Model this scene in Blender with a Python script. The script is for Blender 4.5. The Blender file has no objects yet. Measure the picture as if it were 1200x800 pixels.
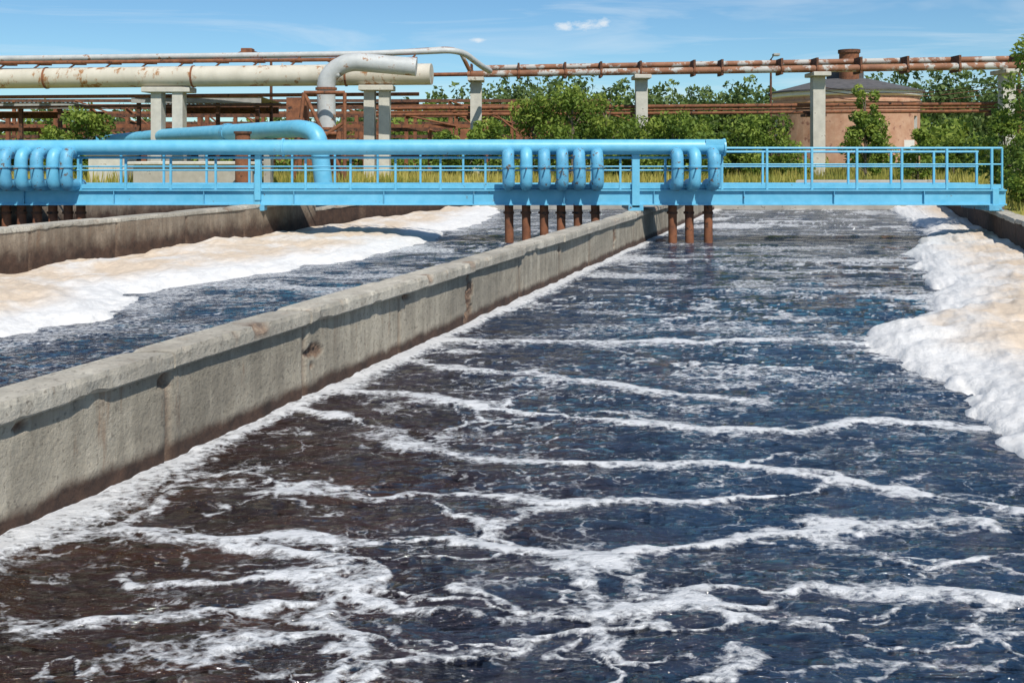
import bpy, math, random
import numpy as np
from mathutils import Vector
random.seed(7); rng=np.random.default_rng(7)
K=0.33            # channels run along (K,1); s = offset across them
S=bpy.context.scene
S.view_settings.view_transform='Standard'; S.view_settings.look='None'; S.view_settings.exposure=0
# ------------------------------------------------------------ noise
def _h(ix,iy,seed):
    n=(ix.astype(np.int64)*374761393+iy.astype(np.int64)*668265263+seed*974711)&0xffffffff
    n=((n^(n>>13))*1274126177)&0xffffffff
    return ((n^(n>>16))&0xffff)/65535.0
def vn(x,y,seed=0):
    x0=np.floor(x);y0=np.floor(y);fx=x-x0;fy=y-y0
    fx=fx*fx*fx*(fx*(fx*6-15)+10);fy=fy*fy*fy*(fy*(fy*6-15)+10)
    a=_h(x0,y0,seed);b=_h(x0+1,y0,seed);c=_h(x0,y0+1,seed);d=_h(x0+1,y0+1,seed)
    return ((a*(1-fx)+b*fx)*(1-fy)+(c*(1-fx)+d*fx)*fy)*2-1
def fbm(x,y,seed=0,o=4):
    t=0;a=.55;f=1.0
    for i in range(o):
        ca,sa=math.cos(.6*i),math.sin(.6*i)
        t=t+a*vn((x*ca-y*sa)*f+i*7.3,(x*sa+y*ca)*f+i*3.1,seed+i);a*=.5;f*=2.03
    return t
def sst(a,b,x):
    t=np.clip((x-a)/(b-a),0,1);return t*t*(3-2*t)
# ------------------------------------------------------------ materials
def newmat(name):
    m=bpy.data.materials.new(name);m.use_nodes=True
    nt=m.node_tree;b=nt.nodes['Principled BSDF'];return m,nt,b
def N(nt,t,**k):
    n=nt.nodes.new(t)
    for a,v in k.items(): setattr(n,a,v)
    return n
def L(nt,a,b): nt.links.new(a,b)
def noise(nt,scale,detail=5,rough=.6,vec=None,dist=0):
    n=N(nt,'ShaderNodeTexNoise');n.inputs['Scale'].default_value=scale;n.inputs['Detail'].default_value=min(detail,5)
    n.inputs['Roughness'].default_value=rough;n.inputs['Distortion'].default_value=dist
    if vec is not None: L(nt,vec,n.inputs['Vector'])
    return n.outputs['Fac']
def pos(nt,scale=(1,1,1)):
    g=N(nt,'ShaderNodeNewGeometry');m=N(nt,'ShaderNodeMapping');m.inputs['Scale'].default_value=scale
    L(nt,g.outputs['Position'],m.inputs['Vector']);return m.outputs['Vector']
def ramp(nt,fac,stops):
    r=N(nt,'ShaderNodeValToRGB');e=r.color_ramp.elements
    while len(e)<len(stops): e.new(.5)
    for i,(p,c) in enumerate(stops):
        e[i].position=p;e[i].color=(c[0],c[1],c[2],1) if not isinstance(c,(int,float)) else (c,c,c,1)
    L(nt,fac,r.inputs['Fac']);return r.outputs['Color']
def mix(nt,f,a,b,mode='MIX'):
    m=N(nt,'ShaderNodeMix');m.data_type='RGBA';m.blend_type=mode
    if isinstance(f,(int,float)): m.inputs[0].default_value=f
    else: L(nt,f,m.inputs[0])
    for i,v in ((6,a),(7,b)):
        if isinstance(v,tuple): m.inputs[i].default_value=(*v,1)
        else: L(nt,v,m.inputs[i])
    return m.outputs[2]
def mth(nt,op,a,b=0,c=None,clamp=False):
    m=N(nt,'ShaderNodeMath',operation=op);m.use_clamp=clamp
    for i,v in enumerate((a,b) if c is None else (a,b,c)):
        if isinstance(v,(int,float)): m.inputs[i].default_value=v
        else: L(nt,v,m.inputs[i])
    return m.outputs[0]
def bump(nt,b,h,strength=.5,dist=.02):
    n=N(nt,'ShaderNodeBump');n.inputs['Strength'].default_value=strength;n.inputs['Distance'].default_value=dist
    L(nt,h,n.inputs['Height']);L(nt,n.outputs['Normal'],b.inputs['Normal'])
def mottled(name,c1,c2,scale=4,rough=.8,c3=None,th=.6,s3=2,metal=0,bs=.3,bd=.01,stretch=(1,1,1)):
    m,nt,b=newmat(name);p=pos(nt,stretch)
    col=ramp(nt,noise(nt,scale,8,.65,p),[(.3,c1),(.7,c2)])
    if c3: 
        f=ramp(nt,noise(nt,s3,8,.7,p),[(th,0),(th+.06,1)])
        col=mix(nt,f,col,c3)
    L(nt,col,b.inputs['Base Color']);b.inputs['Roughness'].default_value=rough;b.inputs['Metallic'].default_value=metal
    bump(nt,b,noise(nt,scale*6,6,.7,p),bs,bd);return m
M={}
M['blue']=mottled('blue_paint',(.11,.42,.60),(.18,.51,.69),3,.42,(.16,.13,.09),.66,4.5,bs=.2)
M['blue_d']=mottled('blue_paint_worn',(.09,.33,.50),(.15,.45,.63),5,.5,(.14,.09,.055),.58,6,bs=.25)
M['rust']=mottled('rust',(.13,.05,.025),(.30,.115,.05),3,.85,(.04,.022,.016),.58,4)
M['rustd']=mottled('rust_dark',(.065,.03,.02),(.18,.075,.036),4,.85,(.02,.015,.012),.55,6)
M['whitepipe']=mottled('beige_painted_pipe',(.50,.46,.37),(.64,.59,.49),1.0,.6,(.34,.16,.06),.54,1.1,stretch=(1,1,.5))
M['greypipe']=mottled('grey_painted_pipe',(.40,.41,.40),(.56,.57,.55),1.5,.5,(.30,.15,.07),.58,1.5)
M['rustpipe']=mottled('rust_streaked_pipe',(.18,.075,.04),(.36,.17,.09),1.2,.75,(.48,.46,.42),.50,1.1)
M['conc']=mottled('grey_concrete',(.30,.28,.24),(.42,.40,.35),2,.9,(.18,.16,.13),.62,3)
M['concw']=mottled('pale_concrete',(.44,.42,.36),(.60,.57,.49),2,.9,(.25,.2,.15),.62,2)
M['roof']=mottled('dark_roofing',(.06,.06,.06),(.12,.11,.11),2,.9)
M['slate']=mottled('corrugated_sheet',(.26,.26,.25),(.40,.40,.38),2,.85)
M['brick']=mottled('brick',(.40,.20,.12),(.55,.34,.23),1.2,.9,(.26,.12,.08),.58,1.5)
M['white']=mottled('white_trim',(.6,.58,.54),(.72,.7,.66),2,.8)
M['glass']=mottled('window_glass',(.03,.035,.04),(.06,.07,.08),1,.2)
M['bark']=mottled('bark',(.10,.075,.05),(.18,.15,.11),6,.9)
def wallmat(name,stain,base1,base2,streaks=.55):
    m,nt,b=newmat(name)
    g=N(nt,'ShaderNodeNewGeometry');sp=N(nt,'ShaderNodeSeparateXYZ');L(nt,g.outputs['Position'],sp.inputs[0])
    p=pos(nt);ps=pos(nt,(3,3,.35))
    col=ramp(nt,noise(nt,1.6,10,.7,p),[(.25,base1),(.75,base2)])
    patchy=ramp(nt,noise(nt,.55,5,.7,p),[(.40,.70),(.58,1.05)]);col=mix(nt,1.0,col,patchy,'MULTIPLY')
    streak=ramp(nt,noise(nt,1.7,8,.7,ps),[(.42,1),(.62,0)])
    col=mix(nt,mth(nt,'MULTIPLY',streak,streaks),col,tuple(x*.5 for x in base1))
    rs=mth(nt,'MULTIPLY',ramp(nt,noise(nt,2.6,5,.7,pos(nt,(2.2,2.2,.3))),[(.60,0),(.70,1)]),.5)
    col=mix(nt,rs,col,(.24,.13,.07))
    spots=ramp(nt,noise(nt,22,4,.6,p),[(.57,0),(.65,1)])
    col=mix(nt,mth(nt,'MULTIPLY',spots,.55),col,(.13,.11,.085))
    if stain>0:
        zz=mth(nt,'ADD',sp.outputs['Z'],mth(nt,'MULTIPLY',mth(nt,'SUBTRACT',noise(nt,2.2,8,.7,pos(nt,(1,1,.7))),.5),stain*.9))
        wet=N(nt,'ShaderNodeMapRange');wet.interpolation_type='SMOOTHSTEP';wet.inputs[1].default_value=stain*.45;wet.inputs[2].default_value=stain;wet.inputs[3].default_value=1;wet.inputs[4].default_value=0
        L(nt,zz,wet.inputs[0])
        dirt=ramp(nt,noise(nt,5,6,.7,p),[(.35,(.035,.02,.014)),(.7,(.10,.055,.035))])
        col=mix(nt,wet.outputs[0],col,dirt)
    at=N(nt,'ShaderNodeAttribute');at.attribute_name='chip'
    chip=ramp(nt,noise(nt,14,6,.7,p),[(.35,(.09,.055,.04)),(.6,(.26,.17,.11)),(.75,(.40,.33,.25))])
    col=mix(nt,at.outputs['Fac'],col,chip)
    L(nt,col,b.inputs['Base Color']);b.inputs['Roughness'].default_value=.9
    h=mth(nt,'ADD',noise(nt,30,8,.75,p),mth(nt,'MULTIPLY',noise(nt,6,5,.6,p),1.5))
    bump(nt,b,h,.8,.018);return m
M['wall']=wallmat('tank_wall_concrete',.20,(.38,.33,.25),(.54,.48,.375),.55)
M['wallb']=wallmat('stained_tank_wall_concrete',.85,(.28,.20,.135),(.44,.37,.28))
M['wallb2']=wallmat('brown_tank_wall_concrete',1.5,(.22,.16,.11),(.32,.26,.20))
M['coping']=wallmat('coping_concrete',0,(.47,.42,.34),(.62,.57,.47),.4)
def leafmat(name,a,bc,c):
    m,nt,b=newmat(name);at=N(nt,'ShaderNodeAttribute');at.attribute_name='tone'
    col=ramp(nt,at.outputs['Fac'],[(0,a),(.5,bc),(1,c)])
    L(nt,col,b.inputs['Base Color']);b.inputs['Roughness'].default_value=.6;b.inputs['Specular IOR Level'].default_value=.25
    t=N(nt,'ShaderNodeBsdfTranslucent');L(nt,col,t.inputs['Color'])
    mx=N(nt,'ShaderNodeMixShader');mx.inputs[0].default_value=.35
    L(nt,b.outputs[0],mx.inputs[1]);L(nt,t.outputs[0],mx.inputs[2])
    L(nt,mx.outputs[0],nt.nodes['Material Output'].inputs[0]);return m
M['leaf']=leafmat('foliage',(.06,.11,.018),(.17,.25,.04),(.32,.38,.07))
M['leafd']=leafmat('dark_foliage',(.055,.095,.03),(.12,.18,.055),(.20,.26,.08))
M['grass']=leafmat('dry_grass',(.20,.24,.05),(.46,.41,.10),(.64,.54,.18))
# ------------------------------------------------------------ builder
class B:
    def __init__(s): s.v=[];s.f=[];s.m=[];s.sm=[];s.mats=[]
    def mi(s,m):
        if m not in s.mats: s.mats.append(m)
        return s.mats.index(m)
    def raw(s,v,f,m,smooth=False):
        o=len(s.v);s.v+= [tuple(x) for x in v];k=s.mi(m)
        for q in f: s.f.append(tuple(i+o for i in q));s.m.append(k);s.sm.append(smooth)
    def box(s,x0,x1,y0,y1,z0,z1,m,shear=0.0,c=0.0):
        if c<=0:
            P=[(x,y,z) for z in (z0,z1) for y in (y0,y1) for x in (x0,x1)]
            F=[(0,2,3,1),(4,5,7,6),(0,1,5,4),(2,6,7,3),(0,4,6,2),(1,3,7,5)]
        else:
            P=[];
            for (z,i) in ((z0,c),(z0+c,0),(z1-c,0),(z1,c)):
                P+=[(x0+i,y0+i,z),(x1-i,y0+i,z),(x1-i,y1-i,z),(x0+i,y1-i,z)]
            F=[(3,2,1,0),(12,13,14,15)]
            for k in range(3):
                for j in range(4):
                    a=k*4+j;b2=k*4+(j+1)%4;F.append((a,b2,b2+4,a+4))
        if shear: P=[(x+shear*y,y,z) for x,y,z in P]
        s.raw(P,F,m)
    def tube(s,pts,r,m,seg=12,fillet=0,caps=True,fs=6):
        P=[Vector(p) for p in pts]
        R=r if isinstance(r,(list,tuple)) else None
        if fillet>0 and len(P)>2:
            Q=[P[0]]
            for i in range(1,len(P)-1):
                a,b,c=P[i-1],P[i],P[i+1]
                da=(a-b);dc=(c-b);f=min(fillet,da.length*.49,dc.length*.49)
                p0=b+da.normalized()*f;p2=b+dc.normalized()*f
                for k in range(fs+1):
                    t=k/fs;Q.append(p0*(1-t)**2+b*2*t*(1-t)+p2*t*t)
            Q.append(P[-1]);P=Q
        n=len(P);V=[];u=None
        for i in range(n):
            d=(P[min(i+1,n-1)]-P[max(i-1,0)]).normalized()
            if u is None:
                u=d.cross(Vector((0,0,1)) if abs(d.z)<.9 else Vector((1,0,0))).normalized()
            else: u=(u-d*u.dot(d)).normalized()
            w=d.cross(u);rr=R[i] if R else r
            for k in range(seg):
                a=2*math.pi*k/seg;V.append(P[i]+u*math.cos(a)*rr+w*math.sin(a)*rr)
        F=[]
        for i in range(n-1):
            for k in range(seg):
                F.append((i*seg+k,i*seg+(k+1)%seg,(i+1)*seg+(k+1)%seg,(i+1)*seg+k))
        s.raw(V,F,m,True)
        if caps:
            s.raw(V[:seg],[tuple(range(seg))],m);s.raw(V[-seg:],[tuple(range(seg))],m)
    def done(s,name,attr=None):
        me=bpy.data.meshes.new(name);me.from_pydata(s.v,[],s.f)
        for m in s.mats: me.materials.append(m)
        me.polygons.foreach_set('material_index',s.m);me.polygons.foreach_set('use_smooth',s.sm)
        me.update();o=bpy.data.objects.new(name,me);S.collection.objects.link(o);return o
def mesh_np(name,V,F,mat,smooth=True,attrs=None):
    me=bpy.data.meshes.new(name)
    V=np.asarray(V,dtype=np.float32);F=np.asarray(F,dtype=np.int32)
    me.vertices.add(len(V));me.vertices.foreach_set('co',V.ravel())
    k=F.shape[1];me.loops.add(F.size);me.loops.foreach_set('vertex_index',F.ravel())
    me.polygons.add(len(F));me.polygons.foreach_set('loop_start',np.arange(len(F),dtype=np.int32)*k)
    me.polygons.foreach_set('loop_total',np.full(len(F),k,dtype=np.int32))
    me.polygons.foreach_set('use_smooth',np.full(len(F),smooth))
    me.materials.append(mat);me.update(calc_edges=True);me.validate()
    for n,a in (attrs or {}).items():
        at=me.attributes.new(n,'FLOAT','POINT');at.data.foreach_set('value',np.asarray(a,dtype=np.float32).ravel())
    o=bpy.data.objects.new(name,me);S.collection.objects.link(o);return o
def gridfaces(nr,nc):
    i=np.arange(nr-1)[:,None]*nc+np.arange(nc-1)[None,:];i=i.ravel()
    return np.stack([i,i+1,i+nc+1,i+nc],1)
# ------------------------------------------------------------ water
# foam strands lying on the water: half width (m), strength, world (X,Y) points
def dist_seg(X,Y,a,b):
    ax,ay=a;bx,by=b;dx,dy=bx-ax,by-ay
    t=np.clip(((X-ax)*dx+(Y-ay)*dy)/(dx*dx+dy*dy+1e-9),0,1)
    return np.hypot(X-ax-t*dx,Y-ay-t*dy)
ST=[
 (.26,1.1,[(-1.1,13.1),(0,13.2),(1.1,13.1),(2.3,13.1),(3.4,13.3),(4.6,13.1)]),
 (.13,.95,[(-1.6,10.4),(-.8,10.0),(-.3,9.7),(.3,9.5),(1.0,9.2),(1.9,9.0),(2.5,8.9),(3.3,9.2),(4.4,9.1)]),
 (.13,.9,[(-1.1,11.9),(-.4,11.4),(.5,11.0),(1.2,10.4),(2.0,10.2),(2.6,10.0)]),
 (.12,.95,[(-2.1,9.7),(-1.4,9.1),(-.7,8.4),(-.3,8.2),(.35,8.1),(1.1,7.9),(1.8,7.95),(2.2,7.6),(2.6,7.35),(3.1,7.3),(3.4,7.2),(3.8,6.9)]),
 (.10,1.,[(-2.4,7.7),(-1.75,7.4),(-1.3,7.35),(-.75,7.25),(-.25,7.3),(.25,7.15),(.75,7.15),(1.2,7.1),(1.85,7.2)]),
 (.10,1.,[(-2.7,6.6),(-2.2,6.55),(-1.7,6.5),(-1.2,6.5),(-.8,6.5),(-.2,6.5),(.1,6.4),(.45,6.25),(.75,6.2),(1.1,6.3),(1.5,6.45),(1.95,6.6),(2.4,6.7),(3.0,6.85),(3.3,6.75)]),
 (.06,.9,[(-2.2,6.55),(-1.1,6.2),(-.85,5.85),(-.95,5.6),(-1.25,5.45),(-1.6,5.4),(-2.0,5.35),(-2.6,5.2)]),
 (.08,.95,[(-.2,5.8),(.1,5.5),(.45,5.4),(.85,5.4),(1.2,5.6),(1.5,5.62),(2.0,5.7),(2.5,5.6),(3.0,5.5)]),
 (.07,.9,[(.6,6.2),(.5,5.7),(.55,5.2),(.55,4.9),(.6,4.5)]),
 (.17,.95,[(.52,6.12),(.75,6.02)]),(.13,.9,[(1.1,5.5),(1.5,5.4)]),(.12,.9,[(.62,5.0),(.7,4.8)]),
 (.06,.9,[(-1.4,5.95),(-.9,5.7),(-.5,5.5),(-.1,5.38),(.2,5.4),(.5,5.4)]),
 (.06,.9,[(.9,4.65),(1.3,4.9)]),(.05,.8,[(1.7,4.9),(2.3,4.85),(2.6,4.9)]),(.07,.8,[(1.2,5.55),(1.35,5.3),(1.7,5.15)]),
 (.12,.9,[(-3.2,6.35),(-2.75,6.6),(-2.4,7.6),(-2.1,7.8)]),
 (.06,.8,[(-.9,4.6),(-.8,5.1),(-.95,5.6)]),(.05,.8,[(-1.0,4.5),(-.4,5.0),(.1,5.1),(.5,5.2)]),
 (.05,.8,[(-.5,7.2),(-.3,6.9),(.1,6.5)]),(.05,.8,[(.2,9.4),(.1,9.9),(.5,10.9)]),(.05,.8,[(-.6,8.4),(-.5,8.9),(-.6,9.9)]),
 (.05,.7,[(2.3,7.5),(1.9,7.2)]),(.07,.8,[(2.1,11.8),(2.8,11.5),(3.6,11.6)]),
 (.05,.8,[(-2.5,5.9),(-2.0,5.75),(-1.5,5.9),(-1.1,6.2)]),(.05,.8,[(-2.1,4.9),(-1.5,5.0),(-.9,5.15)]),(.05,.8,[(-.2,6.5),(.2,6.9),(.8,7.15)]),
 (.06,.8,[(2.0,6.6),(2.2,6.2),(2.7,6.0),(3.1,6.1)]),(.05,.8,[(1.8,7.95),(2.2,8.3),(3.0,8.35),(3.9,8.2)]),
]
def rowsY(v0,v1,step,ys0):
    v=np.arange(v0,v1,step);y=2917.0/v
    y=np.concatenate([y,np.arange(y[-1]-.3,ys0,-.4)]);return y[::-1]
def foam_mask(X,Y,s,main):
    wx=X+.30*fbm(X*1.1,Y*1.3,11)+.11*fbm(X*4,Y*5,12);wy=Y+.22*fbm(X*1.1,Y*1.7,21)+.09*fbm(X*4,Y*6,22)
    wm=.30+1.05*np.clip(.42+fbm(X*1.5,Y*2.5,31),0,1.4)
    am=np.clip(1.0+.65*fbm(X*1.0,Y*1.6,33),.45,1.15)
    m=np.zeros_like(X)
    if main:
        for w,a,P in ST:
            for p,q in zip(P[:-1],P[1:]):
                lo,hi=min(p[1],q[1])-1.6,max(p[1],q[1])+1.6
                r=np.where((Y[:,0]>lo)&(Y[:,0]<hi))[0]
                if len(r)==0: continue
                sl=slice(r[0],r[-1]+1)
                d=dist_seg(wx[sl],wy[sl],p,q)/(w*wm[sl])
                m[sl]=np.maximum(m[sl],a*am[sl]*np.exp(-(d*.8)**2))
        d=np.clip(s+5.36,0,9)/(.06+.13*np.clip(.35+fbm(s*.2,Y*.9,41),0,2)+.13*np.exp(-((Y-6.5)/1.0)**2)+.05*np.clip(fbm(X*3,Y*3,43),0,1))
        m=np.maximum(m,1.1*np.exp(-(d*.62)**2)*np.clip(1.0+.4*fbm(X*2,Y*2,45),0,1))
    else:
        d=(-5.75-s)/(.22+.15*fbm(s*.3,Y*.8,44));m=np.maximum(m,.75*np.exp(-np.abs(d)**2))
        e=np.interp(Y,[10,13,15,17.5,20,27,35,43],[-11.2,-10.9,-10.6,-12,-11.8,-11.2,-12.4,-15]);m=np.maximum(m,.5*np.exp(-((s-e-.1)/.5)**2))
    far=sst(8.5,18,Y);patch=sst(-.30,.35,fbm(X*.30+3,Y*.42,61,3))
    n1=fbm(wx*.55,wy*1.35,51,3);l1=np.exp(-(n1/(.035+.04*far))**2)*(.52+.38*patch)
    n2=fbm(wx*1.2+9,wy*3.0,71,3);l2=np.exp(-(n2/.055)**2)*(.26+.50*patch)
    n3=fbm(wx*2.6+2,wy*5,81,3);l3=np.exp(-(n3/.07)**2)*(.08+.58*sst(-.0,.5,fbm(X*.5,Y*.9,91,3)+.22*(X<-.5)))*(1-.6*far)
    l5=sst(.14,.46,fbm(X*1.5,Y*5.5,97,4))*(.10+.60*sst(.0,.45,fbm(X*.4,Y*.9,98,3)))
    l4=sst(.12,.36,fbm(wx*.40,wy*1.0,95,4))*(.35+.55*far)*sst(7.5,12,Y)
    l6=sst(.14,.42,fbm(wx*.6,wy*2.0,96,4))*.72*far
    net=np.maximum(np.maximum(l1,l2),np.maximum(l3,l5*.8));net=np.maximum(net,np.maximum(l4,l6)*(.68+.32*patch))
    if not main: net*=.88
    return np.clip(np.maximum(m,net*.93)+.2*net*m,0,1.3)
def make_water(name,s0,s1,ncol,ys,main):
    Yr=ys;nc=ncol;sc=np.linspace(s0,s1,nc)
    Y=np.repeat(Yr[:,None],nc,1);s=np.repeat(sc[None,:],len(Yr),0);X=s+K*Y
    m=foam_mask(X,Y,s,main)
    z=.032*fbm(X*.9,Y*2.2,5)+.018*fbm(X*3.0,Y*7.5,6)*sst(26,10,Y)+.014*sst(.4,1.,m)
    V=np.stack([X,Y,z],-1).reshape(-1,3)
    return mesh_np(name,V,gridfaces(len(Yr),nc),M['water'],True,{'foam':m.ravel(),'brown':(sst(2.0,-1.7,X-.25*(Y-6)+1.2*fbm(X*.6,Y*.7,77))*sst(17,7,Y)).ravel()})
def watermat():
    m,nt,b=newmat('foamy_waste_water')
    at=N(nt,'ShaderNodeAttribute');at.attribute_name='foam'
    br=N(nt,'ShaderNodeAttribute');br.attribute_name='brown'
    p=pos(nt,(1,1.4,1))
    lac=noise(nt,9,5,.75,p,.8);lac2=noise(nt,38,3,.6,p,.3)
    nz=N(nt,'ShaderNodeTexNoise');nz.inputs['Scale'].default_value=5;nz.inputs['Detail'].default_value=3;L(nt,p,nz.inputs['Vector'])
    def warped(amount,scale,feat):
        sc=N(nt,'ShaderNodeVectorMath',operation='SCALE');sc.inputs['Scale'].default_value=amount;L(nt,nz.outputs['Color'],sc.inputs[0])
        wv=N(nt,'ShaderNodeVectorMath',operation='ADD');L(nt,p,wv.inputs[0]);L(nt,sc.outputs[0],wv.inputs[1])
        vor=N(nt,'ShaderNodeTexVoronoi');vor.feature=feat;vor.inputs['Scale'].default_value=scale
        L(nt,wv.outputs[0],vor.inputs['Vector']);return vor.outputs['Distance']
    cell=mth(nt,'MULTIPLY',mth(nt,'SUBTRACT',.40,warped(.22,13,'F1')),-.8)
    d=mth(nt,'ADD',mth(nt,'MULTIPLY',mth(nt,'SUBTRACT',lac,.5),1.3),cell)
    d=mth(nt,'ADD',d,mth(nt,'MULTIPLY',mth(nt,'SUBTRACT',lac2,.5),.8))
    v=mth(nt,'ADD',at.outputs['Fac'],d)
    f=N(nt,'ShaderNodeMapRange');f.inputs[1].default_value=.42;f.inputs[2].default_value=1.02
    L(nt,v,f.inputs[0])
    gate=ramp(nt,at.outputs['Fac'],[(.12,0),(.40,1)])
    F=mth(nt,'MULTIPLY',f.outputs[0],gate)
    e1=ramp(nt,warped(.55,2.2,'DISTANCE_TO_EDGE'),[(.010,1),(.045,0)])
    brk=ramp(nt,noise(nt,1.5,5,.68,p,.4),[(.50,0),(.62,1)])
    lc=mth(nt,'MULTIPLY',mth(nt,'MULTIPLY',e1,brk),ramp(nt,lac2,[(.35,.12),(.58,.65)]))
    F=mth(nt,'MAXIMUM',F,lc)
    vs=N(nt,'ShaderNodeTexVoronoi');vs.inputs['Scale'].default_value=34;L(nt,p,vs.inputs['Vector'])
    sp=ramp(nt,vs.outputs['Distance'],[(.10,1),(.20,0)])
    sp=mth(nt,'MULTIPLY',sp,ramp(nt,noise(nt,3,4,.7,p),[(.44,0),(.60,1)]))
    sp=mth(nt,'MULTIPLY',sp,mth(nt,'ADD',mth(nt,'MULTIPLY',br.outputs['Fac'],.6),.05))
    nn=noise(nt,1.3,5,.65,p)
    blue=ramp(nt,nn,[(.3,(.006,.017,.038)),(.7,(.013,.038,.080))])  # navy put into the base colour to boost the blue sky reflection
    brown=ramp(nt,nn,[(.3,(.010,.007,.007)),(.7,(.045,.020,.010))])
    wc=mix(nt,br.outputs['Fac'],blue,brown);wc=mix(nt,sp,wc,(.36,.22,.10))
    b.inputs['Roughness'].default_value=.06;b.inputs['IOR'].default_value=1.45
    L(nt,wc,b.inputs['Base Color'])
    pw=pos(nt,(1,2.4,1))
    h=mth(nt,'ADD',mth(nt,'MULTIPLY',noise(nt,1.5,2,.55,pw,.5),3.0),mth(nt,'ADD',mth(nt,'MULTIPLY',noise(nt,4.5,2,.55,pw,.5),1.3),mth(nt,'MULTIPLY',noise(nt,14,3,.6,pw,.4),.32)))
    bump(nt,b,h,1.0,.115)
    fb=N(nt,'ShaderNodeBsdfPrincipled')
    fc=ramp(nt,lac,[(.3,(.52,.53,.54)),(.65,(.74,.74,.74))])
    L(nt,fc,fb.inputs['Base Color']);fb.inputs['Roughness'].default_value=.6
    hb=mth(nt,'ADD',noise(nt,45,4,.7,p),mth(nt,'MULTIPLY',F,.9))
    bn=N(nt,'ShaderNodeBump');bn.inputs['Strength'].default_value=.7;bn.inputs['Distance'].default_value=.025
    L(nt,hb,bn.inputs['Height']);L(nt,bn.outputs['Normal'],fb.inputs['Normal'])
    mx=N(nt,'ShaderNodeMixShader');L(nt,F,mx.inputs[0]);L(nt,b.outputs[0],mx.inputs[1]);L(nt,fb.outputs[0],mx.inputs[2])
    L(nt,mx.outputs[0],nt.nodes['Material Output'].inputs[0]);return m
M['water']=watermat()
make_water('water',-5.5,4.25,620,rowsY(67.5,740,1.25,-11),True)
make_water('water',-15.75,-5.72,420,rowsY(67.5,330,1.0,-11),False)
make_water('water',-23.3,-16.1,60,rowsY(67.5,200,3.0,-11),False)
# ------------------------------------------------------------ foam banks
def foammat():
    m,nt,b=newmat('thick_foam');p=pos(nt);at=N(nt,'ShaderNodeAttribute');at.attribute_name='inner'
    big=noise(nt,.9,7,.65,p)
    tan=mth(nt,'MULTIPLY',ramp(nt,big,[(.32,.2),(.54,.95)]),at.outputs['Fac'])
    col=mix(nt,tan,(.77,.755,.73),(.66,.53,.395))
    cr=ramp(nt,noise(nt,7,8,.75,p),[(.35,.84),(.6,1.)])
    col=mix(nt,1.0,col,cr,'MULTIPLY')
    L(nt,col,b.inputs['Base Color']);b.inputs['Roughness'].default_value=.8
    vo=N(nt,'ShaderNodeTexVoronoi');vo.inputs['Scale'].default_value=14;L(nt,p,vo.inputs['Vector'])
    h=mth(nt,'ADD',noise(nt,18,8,.8,p),mth(nt,'MULTIPLY',vo.outputs['Distance'],-.3))
    bump(nt,b,h,.65,.03);return m
M['foam']=foammat()
def bank(edge,side,ys,smin,smax,nc,hmax,seed):
    ey=np.array([e[1] for e in edge]);es=np.array([e[0] for e in edge])
    o=np.argsort(ey);ey=ey[o];es=es[o]
    sc=np.linspace(smin,smax,nc);Y=np.repeat(ys[:,None],nc,1);s=np.repeat(sc[None,:],len(ys),0);X=s+K*Y
    e=np.interp(Y+.25*fbm(X,Y,seed+3),ey,es)
    d=(s-e)*side+.36*fbm(X*1.3,Y*1.1,seed)+.12*fbm(X*4.0,Y*3.6,seed+1,3)+.04*fbm(X*12,Y*11,seed+2,2)
    bill=1-np.abs(fbm(X*1.6,Y*1.3,seed+5,4))*1.5
    prof=np.where(d>0,1-np.exp(-np.clip(d,0,9)/.28),0)*.6+.4*sst(.1,1.6,d)
    h=hmax*prof*(.62+.36*fbm(X*.7,Y*.6,seed+7)+.34*bill)+.024*fbm(X*6,Y*5,seed+9)*sst(0,.2,d)
    z=np.where(d>0,h+.0,np.clip(d*.8,-.12,0))+.012
    V=np.stack([X,Y,z],-1).reshape(-1,3);F=gridfaces(len(ys),nc)
    keep=(V[F][:,:,2]>-.05).any(1)
    mesh_np('foam_bank',V,F[keep],M['foam'],True,{'inner':sst(.45,1.5,d).ravel()})
ER=[(2.2,43),(2.5,36),(2.7,32),(2.2,27),(1.64,23.9),(1.75,20),(1.72,17.5),(1.33,14.8),(.3,13.6),(.15,13.1),(.57,12.05),(1.20,10.9),(1.25,9.35),(1.45,8.5),(2.0,7.5),(2.4,6),(2.6,4),(2.7,-11)]
bank(ER,1,rowsY(67.5,560,1.6,-11),-.8,4.24,280,.31,100)
EL=[(-15.0,43),(-14.0,40.5),(-13.2,37),(-12.6,34.7),(-12.3,31),(-11.3,27.3),(-11.3,23),(-11.9,20.3),(-12.3,17.5),(-10.9,14.8),(-11.3,13.1),(-11.5,10),(-12,-11)]
bank(EL,-1,rowsY(67.5,330,1.2,-11),-15.74,-9.6,300,.29,200)
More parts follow.
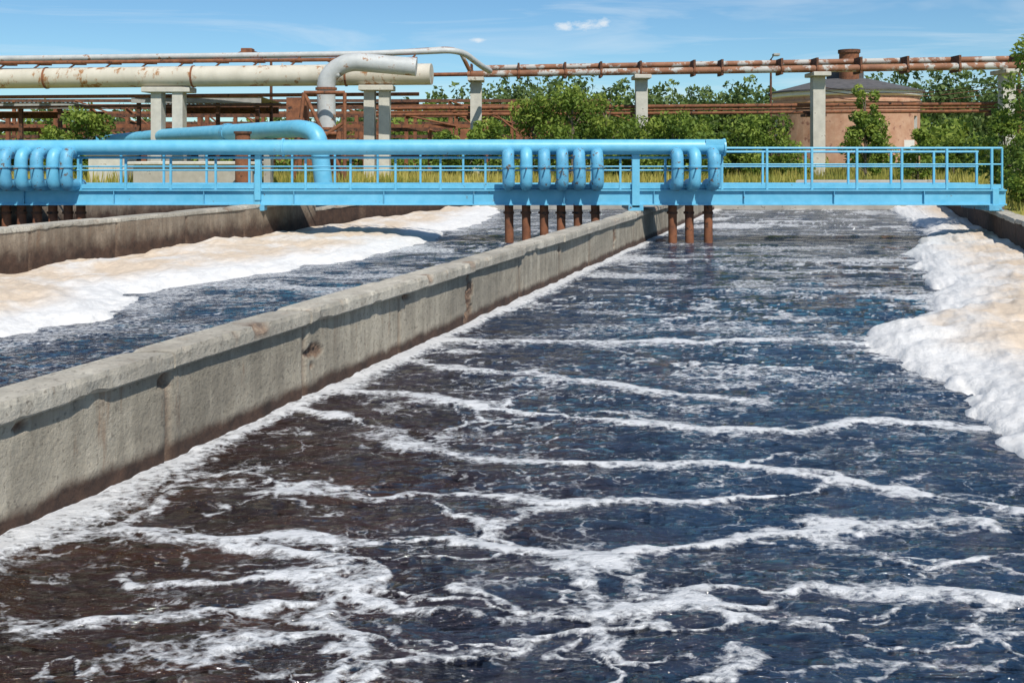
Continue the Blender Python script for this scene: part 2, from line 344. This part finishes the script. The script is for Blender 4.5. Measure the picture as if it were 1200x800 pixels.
# ------------------------------------------------------------ concrete walls
chips=[(8.0,.66,.10,.10),(10.3,.44,.13,.09),(10.25,.30,.06,.05),(14.6,.38,.20,.26),(14.5,.1,.12,.1),(12.5,.70,.10,.06),(19.3,.6,.2,.10),(24.,.5,.2,.2),(6.6,.68,.05,.04)]
joints=[1.8,3.9,6.0,8.05,10.1,12.3,14.55,16.9,19.3,21.6,23.9,26.2,28.5,30.8,33.1,35.4,37.7,40.0]
def tank_wall(name,sf,sb,ztop,mat,side=1,y0=-11,y1=43.2,chip=True,zc=.15,over=.095):
    ys=np.concatenate([np.arange(y0,5,.25),np.arange(5,16,.025),np.arange(16,28,.07),np.arange(28,y1+.01,.3)])
    ys=ys[(ys>=y0)&(ys<=y1+.01)]
    zs=np.linspace(-.35,ztop-zc,48)
    Y=np.repeat(ys[:,None],len(zs),1);Z=np.repeat(zs[None,:],len(ys),0)
    dep=.006*fbm(Y*3,Z*3,300)+.010*fbm(Y*.7,Z*.8,301);ch=np.zeros_like(Y)
    for j in joints:
        g=np.exp(-((Y-j)/.026)**2);dep-=.03*g;ch=np.maximum(ch,.6*g)
    for j in joints[::1]:
        dep+=.010*math.sin(j*37)*((Y>j)&(Y<j+2.2))
    if chip:
        for cy,cz,ry,rz in chips:
            q=np.hypot((Y-cy)/ry,(Z-cz)/rz)+1.0*fbm(Y*7,Z*9,310)
            c=sst(1.0,.75,q);dep-=c*(.03+.035*fbm(Y*18,Z*18,312));ch=np.maximum(ch,c)
    s=sf+side*dep
    V=np.stack([s+K*Y,Y,Z],-1).reshape(-1,3);F=gridfaces(*Y.shape)
    root=bpy.data.objects.new(name,None);S.collection.objects.link(root)
    o=mesh_np('face',V,F,mat,True,{'chip':ch.ravel()});o.parent=root
    b=B();lo,hi=(sb,sf-.10) if side>0 else (sf+.10,sb)
    b.box(lo,hi,y0,y1,-.4,ztop-zc-.002,mat,shear=K);c=b.done('core');c.parent=root
    edges=[y0]+[j for j in joints if y0<j<y1]+[y1]
    vs=[];fs=[];cc=[]
    for a,d in zip(edges[:-1],edges[1:]):
        n=max(6,int((d-a)/(.04 if 5<a<20 else .2)));yy=np.linspace(a+.014,d-.014,n)
        r1,r2=rng.uniform(-.045,.03,2) if chip else rng.uniform(-.01,.01,2);zo=rng.uniform(-.012,.012)
        base=len(vs)
        for i,y in enumerate(yy):
            t=i/(n-1);fo=sf+side*(over+r1*(1-t)+r2*t);bo=sb-side*.03
            endc=.02*(math.exp(-i*.9)+math.exp(-(n-1-i)*.9))
            ny=float(fbm(np.array([y*4.]),np.array([sf]),330)[0]);n2=float(fbm(np.array([y*11.]),np.array([sf]),331)[0])
            n3=float(fbm(np.array([y*2.5]),np.array([sf+5]),332)[0])
            cf=.016+max(0,ny-.22)*.18+.016*n2
            lo_=max(0,n3-.22)*.15
            prof=[(fo-side*(.01+lo_),ztop-zc+zo),(fo-side*lo_*.3,ztop-zc+.015+zo+lo_*.4),(fo-side*(.004+.008*n2),ztop-.03-max(0,cf)*.6+zo),(fo-side*cf,ztop+zo-endc),
                  ((fo+bo)/2,ztop+zo+.005*n2-endc*.5),(bo+side*.02,ztop+zo-endc),(bo,ztop-.03+zo),(bo,ztop-zc+zo)]
            for q_,(ss,z) in enumerate(prof): vs.append((ss+K*y,y,z));cc.append(min(.8,max(0,ny-.32)*4) if q_ in (2,3) else 0)
        k=8
        for i in range(n-1):
            for j in range(k):
                fs.append((base+i*k+j,base+i*k+(j+1)%k,base+(i+1)*k+(j+1)%k,base+(i+1)*k+j))
        for q in (0,n-1):
            fs.append((base+q*k+0,base+q*k+1,base+q*k+6,base+q*k+7));fs.append((base+q*k+1,base+q*k+2,base+q*k+5,base+q*k+6));fs.append((base+q*k+2,base+q*k+3,base+q*k+4,base+q*k+5))
    o=mesh_np('coping',vs,fs,M['coping'],False,{'chip':np.array(cc)});o.parent=root
    return root
tank_wall('concrete_tank_wall',-5.45,-5.72,.90,M['wall'])
tank_wall('concrete_tank_wall',-15.7,-16.15,1.07,M['wallb'],y1=29.8,chip=False,zc=.10,over=.02)
tank_wall('concrete_tank_wall',-15.9,-16.15,.80,M['wallb2'],y0=30,y1=43.2,chip=False,zc=.10,over=.0)
tank_wall('concrete_tank_wall',-23.25,-23.6,1.05,M['wallb'],chip=False,zc=.1,over=.02)
tank_wall('concrete_tank_wall',4.2,4.6,.9,M['wallb2'],side=-1,chip=False,zc=.12,over=.02)
b=B();b.box(-24,4.9,43.2,43.55,-.4,.88,M['conc'],shear=K,c=.02);b.box(-24,4.9,43.55,46,.6,.93,M['concw'],shear=K,c=.02)
b.box(-2,4.9,44.6,45.6,.94,1.22,M['conc'],shear=K,c=.03);b.done('concrete_end_wall')
b=B();b.box(-23.6,4.6,-11.5,-11.1,-.4,.9,M['conc'],shear=K);b.done('concrete_end_wall')
# ------------------------------------------------------------ ground (one sheet with the tank opening)
m,nt,bb=newmat('grassy_ground');p=pos(nt)
c=ramp(nt,noise(nt,.25,8,.7,p),[(.3,(.16,.20,.04)),(.5,(.36,.33,.09)),(.7,(.50,.43,.15))]);L(nt,c,bb.inputs['Base Color']);bb.inputs['Roughness'].default_value=1
bump(nt,bb,noise(nt,6,8,.8,p),.8,.1);M['ground']=m
so=[-1500,-23.62,4.62,1500];yo=[-300,-11.5,43.5,2500]
V=[(s+K*y if abs(s)<100 else s,y,.86) for y in yo for s in so]
F=[(r*4+c,r*4+c+1,r*4+c+5,r*4+c+4) for r in range(3) for c in range(3) if not (r==1 and c==1)]
b=B();b.raw(V,F,m);b.done('ground')
# ------------------------------------------------------------ blue pipe bridge
b=B();bl=M['blue'];bd=M['blue_d']
YB=27.0
for y0 in (YB,YB+1.4):
    b.box(-24,13.4,y0+.03,y0+.05,1.07,1.47,bl)
    b.box(-24,13.4,y0-.05,y0+.13,1.44,1.475,bl);b.box(-24,13.4,y0-.05,y0+.13,1.055,1.09,bl)
b.box(-24,13.4,YB+.1,YB+1.42,1.476,1.50,bd)
for x in np.arange(-23.5,13.4,1.22): b.box(x,x+.06,YB+.06,YB+1.4,1.2,1.43,bd)
for x in np.arange(-23.0,13.2,2.44): b.box(x,x+.02,YB-.04,YB+.03,1.091,1.439,bd)
for x in (-6.9,3.35,13.1): b.box(x-.08,x+.08,YB-.06,YB+.1,.92,1.9 if x<5 else 1.5,bl); b.box(x-.2,x+.2,YB-.1,YB+1.6,.91,1.05,bd)
bridge=b.done('girders_and_deck')
r=B()
for (yy,x0,x1,zt,zm,off) in ((YB+.02,-24,5.6,2.34,2.0,0),(YB+1.4,-24,13.3,2.50,2.08,.55),(YB+.02,5.6,13.3,2.60,2.16,0)):
    r.tube([(x0,yy,zt),(x1,yy,zt)],.032,bl,8);r.tube([(x0,yy,zm),(x1,yy,zm)],.022,bl,8)
    r.box(x0,x1,yy-.008,yy+.008,1.50,1.62,bl)
    for x in np.arange(x0+.1+off,x1,1.22): r.box(x-.028,x+.028,yy-.03,yy+.03,1.48,zt,bl)
r.tube([(13.3,YB+.02,2.6),(13.3,YB+.02,1.5)],.03,bl,8);r.box(3.25,3.45,YB-.1,YB+.06,1.0,2.5,bl);r.box(-6.95,-6.8,YB-.1,YB+.06,1.2,2.42,bl)
rail=r.done('railings')
h=B()
h.tube([(-24,YB-.1,2.60),(-5.5,YB-.1,2.62),(5.72,YB-.1,2.63)],.205,bl,24)
for x in (-6.2,5.7,-19): h.tube([(x,YB-.1,2.62),(x+.05,YB-.1,2.62)],.24,bl,24)
h.box(5.2,5.74,YB-.3,YB+.15,2.60,2.83,bl,c=.02)
U=[-13.9,-13.48,-13.05,-12.62,-12.2,-11.85,  -.09,.38,.87,1.34,1.8,2.28,  4.4,4.86,5.38]
for x in U:
    j=random.uniform(-.02,.02)
    h.tube([(x,YB-.1,2.50),(x+j,YB-.48,2.44),(x+j,YB-.55,2.28),(x,YB-.55,1.86),(x,YB-.50,1.62),(x,YB-.12,1.60),(x,YB+.35,1.6)],.165,bl if j>0 else bd,16,fillet=.18)
    h.tube([(x,YB-.55,2.12),(x,YB-.55,2.08)],.195,bd,16)
    h.tube([(x,YB-.72,2.06),(x,YB-.88,2.06)],.02,M['rust'],6)
header=h.done('header_pipe_and_elbows')
d=B()
for x in U:
    d.tube([(x,YB+.35,1.7),(x+.02,YB+.35,-.3)],.12,M['rust'],12);d.tube([(x,YB+.35,.80),(x,YB+.35,.86)],.15,M['rustd'],12)
drop=d.done('drop_pipes')
e=bpy.data.objects.new('blue_pipe_bridge',None);S.collection.objects.link(e)
for o in (bridge,rail,header,drop): o.parent=e
# ------------------------------------------------------------ pipe rack on concrete posts
def rk(i): return (-2.16+9.7*i,60-1.93*i)
b=B();cw=M['concw'];ru=M['rustpipe']
for i in range(0,5):
    x,y=rk(i);b.box(x-.34,x+.34,y-.3,y+.3,.8,6.72,cw,c=.04);b.box(x-.48,x+.48,y-.9,y+.9,6.72,6.95,cw,c=.03)
x0,y0=rk(-.05);x1,y1=rk(5)
b.tube([(x0,y0-.5,7.14),(x1,y1-.5,7.14)],.20,ru,12)
b.tube([(x0+1,y0+.3,7.58),(x1,y1+.3,7.58)],.17,ru,12)
b.tube([(x0-6,y0+.7,7.15),(x1,y1+.7,7.15)],.12,M['rust'],8)
for i in np.arange(0,5,.25):
    x,y=rk(i+random.uniform(-.05,.05));b.tube([(x,y-.5,7.14),(x+.1,y-.52,7.14)],.26,M['rust'],10);b.box(x-.06,x+.06,y-.7,y+.5,6.85,7.75,M['rustd'])
for z,rr in ((5.15,.11),(4.95,.06),(4.75,.09)):
    b.tube([(x0-6,y0+1.2,z),(x1,y1+1.2,z)],rr,M['rust'],8)
for i in np.arange(0,5,1):
    x,y=rk(i);b.box(x-.6,x+.6,y+.3,y+1.3,4.5,4.65,M['rustd'])
for k_,z in enumerate((6.3,6.1,5.8)):
    for i in range(2,5):
        xa,ya=rk(i);xb,yb=rk(i+1)
        b.tube([(xa+(xb-xa)*t,ya+(yb-ya)*t+1,z-.5*4*t*(1-t)) for t in np.linspace(0,1,9)],.022,M['rustd'],4)
b.done('pipe_rack')
b=B()
b.tube([(-36,56,6.55),(-4.2,52,6.55)],.56,M['whitepipe'],20)
for x in np.arange(-34,-4,8.4): 
    y=52+(-4.2-x)/31.8*4;b.tube([(x,y,6.55),(x+.10,y,6.55)],.60,M['rust'],20)
b.tube([(-36,56.4,7.68),(-8,54,7.80),(-3.3,54,8.0),(-2.6,54.5,7.9),(-1.7,56,7.3),(-1.3,58,7.2)],.17,M['greypipe'],10,fillet=.5)
b.tube([(-36,57,7.75),(-9,55,7.85),(-3.6,55,8.2),(-2.9,55.2,8.1),(-2.4,56,7.1)],.12,M['rustpipe'],8,fillet=.5)
b.tube([(-36,55.3,7.35),(-5,52.5,7.40)],.10,M['rust'],8)
b.tube([(-36,57.3,5.6),(-5,53.5,5.6)],.10,M['rust'],8);b.tube([(-36,57.3,5.0),(-5,53.5,5.1)],.07,M['rustd'],8)
for x in np.arange(-35,-5,2.1):
    y=52.5+(-4.2-x)/31.8*4;b.tube([(x,y,7.1),(x+.4,y+.8,7.7)],.05,M['rustd'],6);b.box(x-.3,x+.3,y+.2,y+1.6,7.42,7.52,M['rust'])
for x in (-19.2,-18.0,-7.5,-6.7,-30):
    y=52+(-4.2-x)/31.8*4;b.box(x-.28,x+.28,y-.2,y+.5,.8,5.95,cw,c=.04)
b.box(-19.9,-17.3,53.4,54.6,5.7,5.98,cw,c=.03);b.box(-8.0,-6.2,51.8,53,5.7,5.98,cw,c=.03)
b.tube([(-15.5,55,7.8),(-14.6,55,8.15),(-13.6,55,7.8)],.05,M['rustd'],6);b.box(-14.9,-14.3,54.7,55.3,7.8,8.2,M['rust'],c=.03)
b.done('overhead_pipeline')
b=B()
b.tube([(-4.8,50,6.75),(-8.3,50,7.05),(-9.35,50,6.3),(-9.3,50,3.6),(-9.1,50,.9)],.46,M['greypipe'],20,fillet=1.1)
for z in (5.6,3.6): b.tube([(-9.33,50,z),(-9.33,50,z+.12)],.54,M['rust'],20)
b.tube([(-9.1,50,.9),(-9.1,50,2.4)],.5,M['rust'],18)
b.done('vertical_pipe')
b=B()
for (xa,za,xb,zb) in ((-10.7,1,-10.2,5.4),(-10.2,5.4,-8.1,1),(-10.6,3.4,-8.6,3.4),(-10.2,5.4,-8.2,5.4),(-8.2,5.4,-8.2,1),(-10.6,2.3,-8.3,3.9)):
    b.tube([(xa,48.8,za),(xb,48.8,zb)],.10,M['rust'],6)
b.box(-10.7,-8.4,48.9,49.1,2.5,3.5,M['rust']);b.box(-11.2,-10.2,49.4,50.1,3.9,5.2,M['rust']);b.done('rusty_support_frame')
b=B()
b.tube([(-34,66,2.3),(-25.7,60,3.0),(-19,54,3.35),(-9,42.6,3.50),(-8.2,42,3.3),(-7.9,41.9,.9)],.38,bl,20,fillet=.9)
for x,y,z in ((-22,57,3.1),(-15.5,50,3.3),(-11,45,3.4)): b.box(x-.15,x+.15,y-.3,y+.3,.8,z-.3,M['conc'])
b.tube([(-13.8,48.1,3.43),(-13.6,47.9,3.43)],.44,M['blue_d'],20)
b.done('blue_ground_pipe')
b=B();b.tube([(-11.9,44,.9),(-11.9,44,3.35)],.33,M['rust'],16);b.tube([(-11.9,44,3.3),(-11.9,44,3.4)],.39,M['rustd'],16);b.done('rusty_standpipe')
b=B()
for (y,zs,x0,x1,st) in ((72,(5.7,5.3,3.6),-46,0,2.6),(66,(4.9,4.2),-40,-2,3.3),(63,(3.9,3.0,2.2),-38,-4,4.1),(80,(6.6,6.2,4.8),-50,8,5.0)):
    for z in zs: b.box(x0,x1,y-.1,y+.1,z-.12,z+.12,M['rustd'] if z!=zs[1] else M['rust'])
    for x in np.arange(x0,x1,st):
        b.box(x-.12,x+.12,y-.12,y+.12,.8,zs[0],M['rust'])
        if int(x*3)%2: b.tube([(x,y-.2,zs[0]),(x+st,y-.2,zs[-1])],.07,M['rust'],6)
        if int(x*5)%3==0: b.box(x+.3,x+st*.6,y-.5,y+.5,1.6,zs[-1]-.2,M['rust'],c=.05)
b.done('rusty_steel_trestle')
def shed(x0,x1,y0,y1,z,zl):
    b=B();n=int((x1-x0)/.13)
    V=[]
    for j,(y,zz) in enumerate(((y0,zl+.35),(y1,z-.3))):
        for i in range(n+1): V.append((x0+(x1-x0)*i/n,y,zz+.04*(i%2)))
    F=[(i,i+1,n+2+i,n+1+i) for i in range(n)];b.raw(V,F,M['slate'])
    b.box(x0,x1,y0+.02,y0+.1,zl+.02,zl+.30,M['slate']);
    for x in np.arange(x0+.3,x1,2.3): b.box(x-.1,x+.1,y0+.3,y0+.5,.8,zl+.1,M['rustd'])
    b.box(x0+.2,x1-.2,y1-.4,y1-.2,z-.9,z-.5,M['rustd']);b.box(x0+.5,x0+2.5,y0+1.2,y0+3,.8,2.6,M['conc']);b.done('open_shed')
shed(-36,-25.5,58,63,5.5,5.0);shed(-22,-14.5,57.5,63,5.8,5.3)
b=B();b.box(-17.5,-12.0,46,47.5,.8,1.9,M['conc'],c=.04);b.box(-17.7,-11.8,45.8,47.7,1.9,2.05,M['concw'],c=.03);b.done('concrete_box')
b=B();b.box(-20,-18.3,47,48.5,.8,2.3,M['concw'],c=.04);b.box(-20.1,-18.2,46.9,48.6,2.3,2.42,M['conc'],c=.03);b.done('concrete_box')
# ------------------------------------------------------------ round brick building
b=B();cx,cy,R=30.1,90,6.3;nseg=56;zt=7.75
def ring(r,z): return [(cx+r*math.cos(2*math.pi*k/nseg),cy+r*math.sin(2*math.pi*k/nseg),z) for k in range(nseg)]
def lathe(prof,m):
    V=[];F=[]
    for r_,z_ in prof: V+=ring(r_,z_)
    for j in range(len(prof)-1):
        for k in range(nseg): F.append((j*nseg+k,j*nseg+(k+1)%nseg,(j+1)*nseg+(k+1)%nseg,(j+1)*nseg+k))
    b.raw(V,F,m)
wk={k for k in range(nseg) if k%7 in (0,)}
zr=[.8,3.6,5.6,zt]
for j in range(3):
    for k in range(nseg):
        a=ring(R,zr[j]);c_=ring(R,zr[j+1]);k2=(k+1)%nseg
        if j==1 and k in wk:
            a2=ring(R-.3,zr[j]);c2=ring(R-.3,zr[j+1])
            b.raw([a2[k],a2[k2],c2[k2],c2[k]],[(0,1,2,3)],M['glass'])
            b.raw([a[k],a2[k],c2[k],c_[k]],[(0,1,2,3)],M['white']);b.raw([a[k2],a2[k2],c2[k2],c_[k2]],[(0,1,2,3)],M['white'])
            b.raw([a[k],a[k2],a2[k2],a2[k]],[(0,1,2,3)],M['white']);b.raw([c_[k],c_[k2],c2[k2],c2[k]],[(0,1,2,3)],M['brick'])
        else: b.raw([a[k],a[k2],c_[k2],c_[k]],[(0,1,2,3)],M['brick'])
lathe([(R,6.7),(R+.12,6.75),(R+.12,6.95),(R,7.0)],M['brick']);lathe([(R,7.3),(R+.25,7.4),(R+.25,7.75),(R-.1,7.78)],M['white'])
lathe([(R+.45,7.7),(R+.45,7.85),(2.2,9.0),(.0,9.2)],M['roof']);lathe([(1.6,9.0),(1.6,9.9),(.0,10.1)],M['roof'])
b.box(33.0,34.2,84.6,84.9,.8,3.5,M['white'])
b.tube([(cx-.3,cy-2,8),(cx-.3,cy-2,11.4)],.85,M['rust'],20);b.tube([(cx-.3,cy-2,11.2),(cx-.3,cy-2,11.5)],.95,M['rustd'],20)
b.done('round_brick_building')
def lamp(x,y,hh):
    b=B();b.tube([(x,y,.8),(x,y,hh)],[.12,.07],M['rustd'],8);b.tube([(x,y,hh),(x+.1,y-.5,hh+.25),(x+.15,y-1,hh+.2)],.04,M['rustd'],6)
    b.box(x-.12,x+.3,y-1.3,y-.8,hh+.12,hh+.3,M['slate'],c=.03);b.done('street_lamp')
lamp(18.2,70,9.0);lamp(-11.5,80,7.5)
for (x,y,hh) in ((29.8,58.5,8.3),(-15,62,8.2),(3,76,6.5)):
    b=B();b.tube([(x,y,.8),(x,y,hh)],[.13,.08],M['rustd'],8);b.box(x-.8,x+.8,y-.05,y+.05,hh-.5,hh-.4,M['rustd']);
    for dx in (-.7,0,.7): b.tube([(x+dx,y,hh-.4),(x+dx,y,hh-.2)],.05,M['white'],6)
    b.done('utility_pole')
# ------------------------------------------------------------ vegetation
def leaves(C,rad,n,size,squash=1):
    k=len(C);idx=rng.choice(k,n,p=rad**2/np.sum(rad**2))
    d=rng.normal(size=(n,3));d/=np.linalg.norm(d,axis=1)[:,None]
    rr=rad[idx]*rng.uniform(.45,1.08,n)**.7
    P=C[idx]+d*rr[:,None]*np.array([1,1,squash])
    a=rng.normal(size=(n,3));a/=np.linalg.norm(a,axis=1)[:,None]
    c=np.cross(a,rng.normal(size=(n,3)));c/=np.linalg.norm(c,axis=1)[:,None]
    sz=size*rng.uniform(.6,1.3,n)[:,None]
    V=np.stack([P-a*sz,P+c*sz*.5,P+a*sz,P-c*sz*.5],1).reshape(-1,3)
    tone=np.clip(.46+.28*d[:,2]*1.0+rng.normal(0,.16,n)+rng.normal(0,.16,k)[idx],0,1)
    return V,np.repeat(tone,4)
def plant(name,blobs,n,size,mat,trunks=None):
    C=np.array([q[:3] for q in blobs],float);r_=np.array([q[3] for q in blobs],float)
    V,t=leaves(C,r_,n,size);F=np.arange(len(V)).reshape(-1,4)
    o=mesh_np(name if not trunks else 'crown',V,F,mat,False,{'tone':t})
    if trunks:
        e=bpy.data.objects.new(name,None);S.collection.objects.link(e);o.parent=e
        b=B()
        for P,r0 in trunks:
            b.tube(P,[r0*(1-.8*i/(len(P)-1)) for i in range(len(P))],M['bark'],8)
        q=b.done('trunk');q.parent=e
def tree(name,x,y,h,w,n,size,mat=None,z0=.86,lean=0):
    mat=mat or M['leaf'];bl=[];tr=[]
    top=(x+lean,y,z0+h*.9);tr.append(([(x,y,z0-.1),(x+lean*.3,y,z0+h*.3),(x+lean*.7,y,z0+h*.65),top],.03+.012*h))
    for i in range(int(16+h*3)):
        t=random.uniform(.12,1);ang=random.uniform(0,6.28);ww=w*(1-.75*abs(t-.4)**1.2)*(1.15-t*.55)
        q=random.uniform(.3,1)*ww;cx_,cy_,cz=x+lean*t+q*math.cos(ang),y+q*math.sin(ang),z0+h*t
        bl.append((cx_,cy_,cz,w*random.uniform(.18,.36)))
        if i%2==0: tr.append(([(x+lean*t*.7,y,z0+h*max(.12,t-.25)),((x+cx_)/2,(y+cy_)/2,z0+h*(t-.08)),(cx_,cy_,cz)],.015+.004*h))
    plant(name,bl,n,size,mat,tr)
for (x,y,h,w) in ((-1.2,52,3.2,1.7),(1.2,54,4.2,2.1),(3.2,53,4.7,2.2),(5.1,54,4.4,2.1),(6.7,52,3.3,1.8),(8.4,52,3.3,1.9),(10.2,54,2.9,1.7),
                  (12.5,55,3.4,1.9),(14.6,56,3.5,2.0),(-21.3,50,3.4,1.8),(-25.5,56,2.8,1.6),(23.8,66,3.8,1.9),(27.5,62,2.4,1.4),(-3.6,56,2.6,1.4)):
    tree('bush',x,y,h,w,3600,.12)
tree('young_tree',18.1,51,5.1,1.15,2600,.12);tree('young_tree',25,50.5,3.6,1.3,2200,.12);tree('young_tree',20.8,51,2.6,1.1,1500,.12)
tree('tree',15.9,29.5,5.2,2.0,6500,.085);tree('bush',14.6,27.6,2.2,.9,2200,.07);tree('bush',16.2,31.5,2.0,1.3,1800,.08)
bl=[]
for i in range(460):
    x=random.uniform(-30,105) if i<380 else random.choice((random.uniform(-120,-30),random.uniform(105,170)))
    y=random.uniform(150,178);hh=(12.3+1.2*math.sin(x*.09+1)+.9*math.sin(x*.23))*random.uniform(.74,1.08)
    if x<-12: hh*=.70
    if x>60: hh*=1.10
    for k in range(5):
        bl.append((x+random.uniform(-1.2,1.2),y+random.uniform(-2,2),max(1.5,.86+hh*(.12+.20*k)),random.uniform(1.7,2.7)*(1.25-.19*k)))
plant('distant_trees',bl,190000,.46,M['leafd'])
bl=[]
for i in range(170):
    x=random.uniform(-12,75);y=random.uniform(98,125);hh=random.uniform(3.2,6.8)
    for k in range(3): bl.append((x+random.uniform(-1,1),y,.8+hh*(.3+.3*k),random.uniform(1.1,1.9)*(1.15-.3*k)))
plant('shrubbery',bl,36000,.36,M['leaf'])
bl=[(random.uniform(-60,-8),random.uniform(76,95),random.uniform(1,4.4),random.uniform(.8,1.7)) for i in range(150)]
plant('shrubbery',bl,20000,.28,M['leaf'])
bl=[(random.uniform(-40,40),random.uniform(62,75),random.uniform(.9,1.8),random.uniform(.5,1.1)) for i in range(120)]
plant('shrubbery',bl,14000,.18,M['leaf'])
n=70000;gx=rng.uniform(-45,60,n);gy=46.5+rng.uniform(0,1,n)**1.5*40;a=rng.uniform(0,3.14,n)
den=fbm(gx*.3,gy*.3,500);keep=(den>-.4);gx=gx[keep];gy=gy[keep];a=a[keep];den=den[keep];n=len(gx)
hh=rng.uniform(.25,.8,n)*(1+.5*den);w=.04
P0=np.stack([gx-w*np.cos(a),gy-w*np.sin(a),np.full(n,.85)],1);P1=np.stack([gx+w*np.cos(a),gy+w*np.sin(a),np.full(n,.85)],1)
P2=np.stack([gx+rng.normal(0,.12,n),gy+rng.normal(0,.12,n),.85+hh],1)
V=np.stack([P0,P1,P2],1).reshape(-1,3);tt=np.clip(.5+.6*fbm(gx*.15,gy*.2,510)+rng.normal(0,.15,n),0,1)
mesh_np('grass',V,np.arange(len(V)).reshape(-1,3),M['grass'],False,{'tone':np.repeat(tt,3)})
n=9000;gx=rng.uniform(4.7,9,n);gy=rng.uniform(6,44,n);gx=gx+K*gy;a=rng.uniform(0,3.14,n);hh=rng.uniform(.12,.5,n);w=.015
P0=np.stack([gx-w*np.cos(a),gy-w*np.sin(a),np.full(n,.85)],1);P1=np.stack([gx+w*np.cos(a),gy+w*np.sin(a),np.full(n,.85)],1)
P2=np.stack([gx+rng.normal(0,.1,n),gy+rng.normal(0,.1,n),.85+hh],1);V=np.stack([P0,P1,P2],1).reshape(-1,3)
mesh_np('grass',V,np.arange(len(V)).reshape(-1,3),M['grass'],False,{'tone':np.repeat(rng.uniform(0,.7,n),3)})
# ------------------------------------------------------------ light and sky
EL_=math.radians(50);AZ=math.radians(160)
sd=Vector((math.sin(AZ)*math.cos(EL_),math.cos(AZ)*math.cos(EL_),math.sin(EL_)))
l=bpy.data.lights.new('sun','SUN');l.energy=4.7;l.angle=math.radians(.5);l.color=(1,.955,.88)
o=bpy.data.objects.new('sun',l);S.collection.objects.link(o);o.rotation_euler=sd.to_track_quat('Z','Y').to_euler()
w=bpy.data.worlds.new('World');S.world=w;w.use_nodes=True;nt=w.node_tree;bg=nt.nodes['Background']
sk=N(nt,'ShaderNodeTexSky');sk.sky_type='NISHITA';sk.sun_disc=False;sk.sun_elevation=EL_;sk.sun_rotation=AZ
sk.air_density=1.0;sk.dust_density=.1;sk.ozone_density=3;sk.altitude=600
tc=N(nt,'ShaderNodeTexCoord');mp=N(nt,'ShaderNodeMapping');mp.inputs['Scale'].default_value=(2.0,2.0,20)
L(nt,tc.outputs['Generated'],mp.inputs['Vector'])
cl=noise(nt,1.5,5,.62,mp.outputs['Vector'],.8);cf=ramp(nt,cl,[(.48,0),(.84,.6)])
tint=mix(nt,1.0,sk.outputs[0],(.71,.96,1.08),'MULTIPLY')
col=mix(nt,cf,tint,(8.2,8.9,9.4))
# a few small cumulus puffs low in the north sky
mq=N(nt,'ShaderNodeMapping');mq.inputs['Scale'].default_value=(70,70,130);L(nt,tc.outputs['Generated'],mq.inputs['Vector'])
pn=noise(nt,1.0,5,.7,mq.outputs['Vector'])
tot=None
for (dx,dz,rx,rz) in ((.077,.127,.030,.0095),(.052,.126,.018,.007),(-.035,.112,.018,.005),(.092,.129,.014,.008)):
    q=Vector((dx,1,dz)).normalized()
    v1=N(nt,'ShaderNodeVectorMath',operation='SUBTRACT');L(nt,tc.outputs['Generated'],v1.inputs[0]);v1.inputs[1].default_value=q
    v2=N(nt,'ShaderNodeVectorMath',operation='MULTIPLY');L(nt,v1.outputs[0],v2.inputs[0]);v2.inputs[1].default_value=(1/rx,1/rx,1/rz)
    v3=N(nt,'ShaderNodeVectorMath',operation='LENGTH');L(nt,v2.outputs[0],v3.inputs[0])
    a_=mth(nt,'SUBTRACT',1.0,v3.outputs['Value'],clamp=True);tot=a_ if tot is None else mth(nt,'MAXIMUM',tot,a_)
pf=ramp(nt,mth(nt,'ADD',mth(nt,'MULTIPLY',tot,.8),mth(nt,'MULTIPLY',mth(nt,'SUBTRACT',pn,.5),1.3)),[(.34,0),(.75,.7)])
pf=mth(nt,'MULTIPLY',pf,mth(nt,'MULTIPLY',tot,5,clamp=True))
col=mix(nt,pf,col,(8.6,9.0,9.3))
L(nt,col,bg.inputs['Color']);bg.inputs['Strength'].default_value=.10
# ------------------------------------------------------------ camera
c=bpy.data.cameras.new('camera');c.lens=35;c.sensor_width=36;c.shift_y=-.185;c.clip_end=4000
o=bpy.data.objects.new('camera',c);S.collection.objects.link(o);o.location=(0,0,2.5);o.rotation_euler=(math.radians(90),0,0);S.camera=o
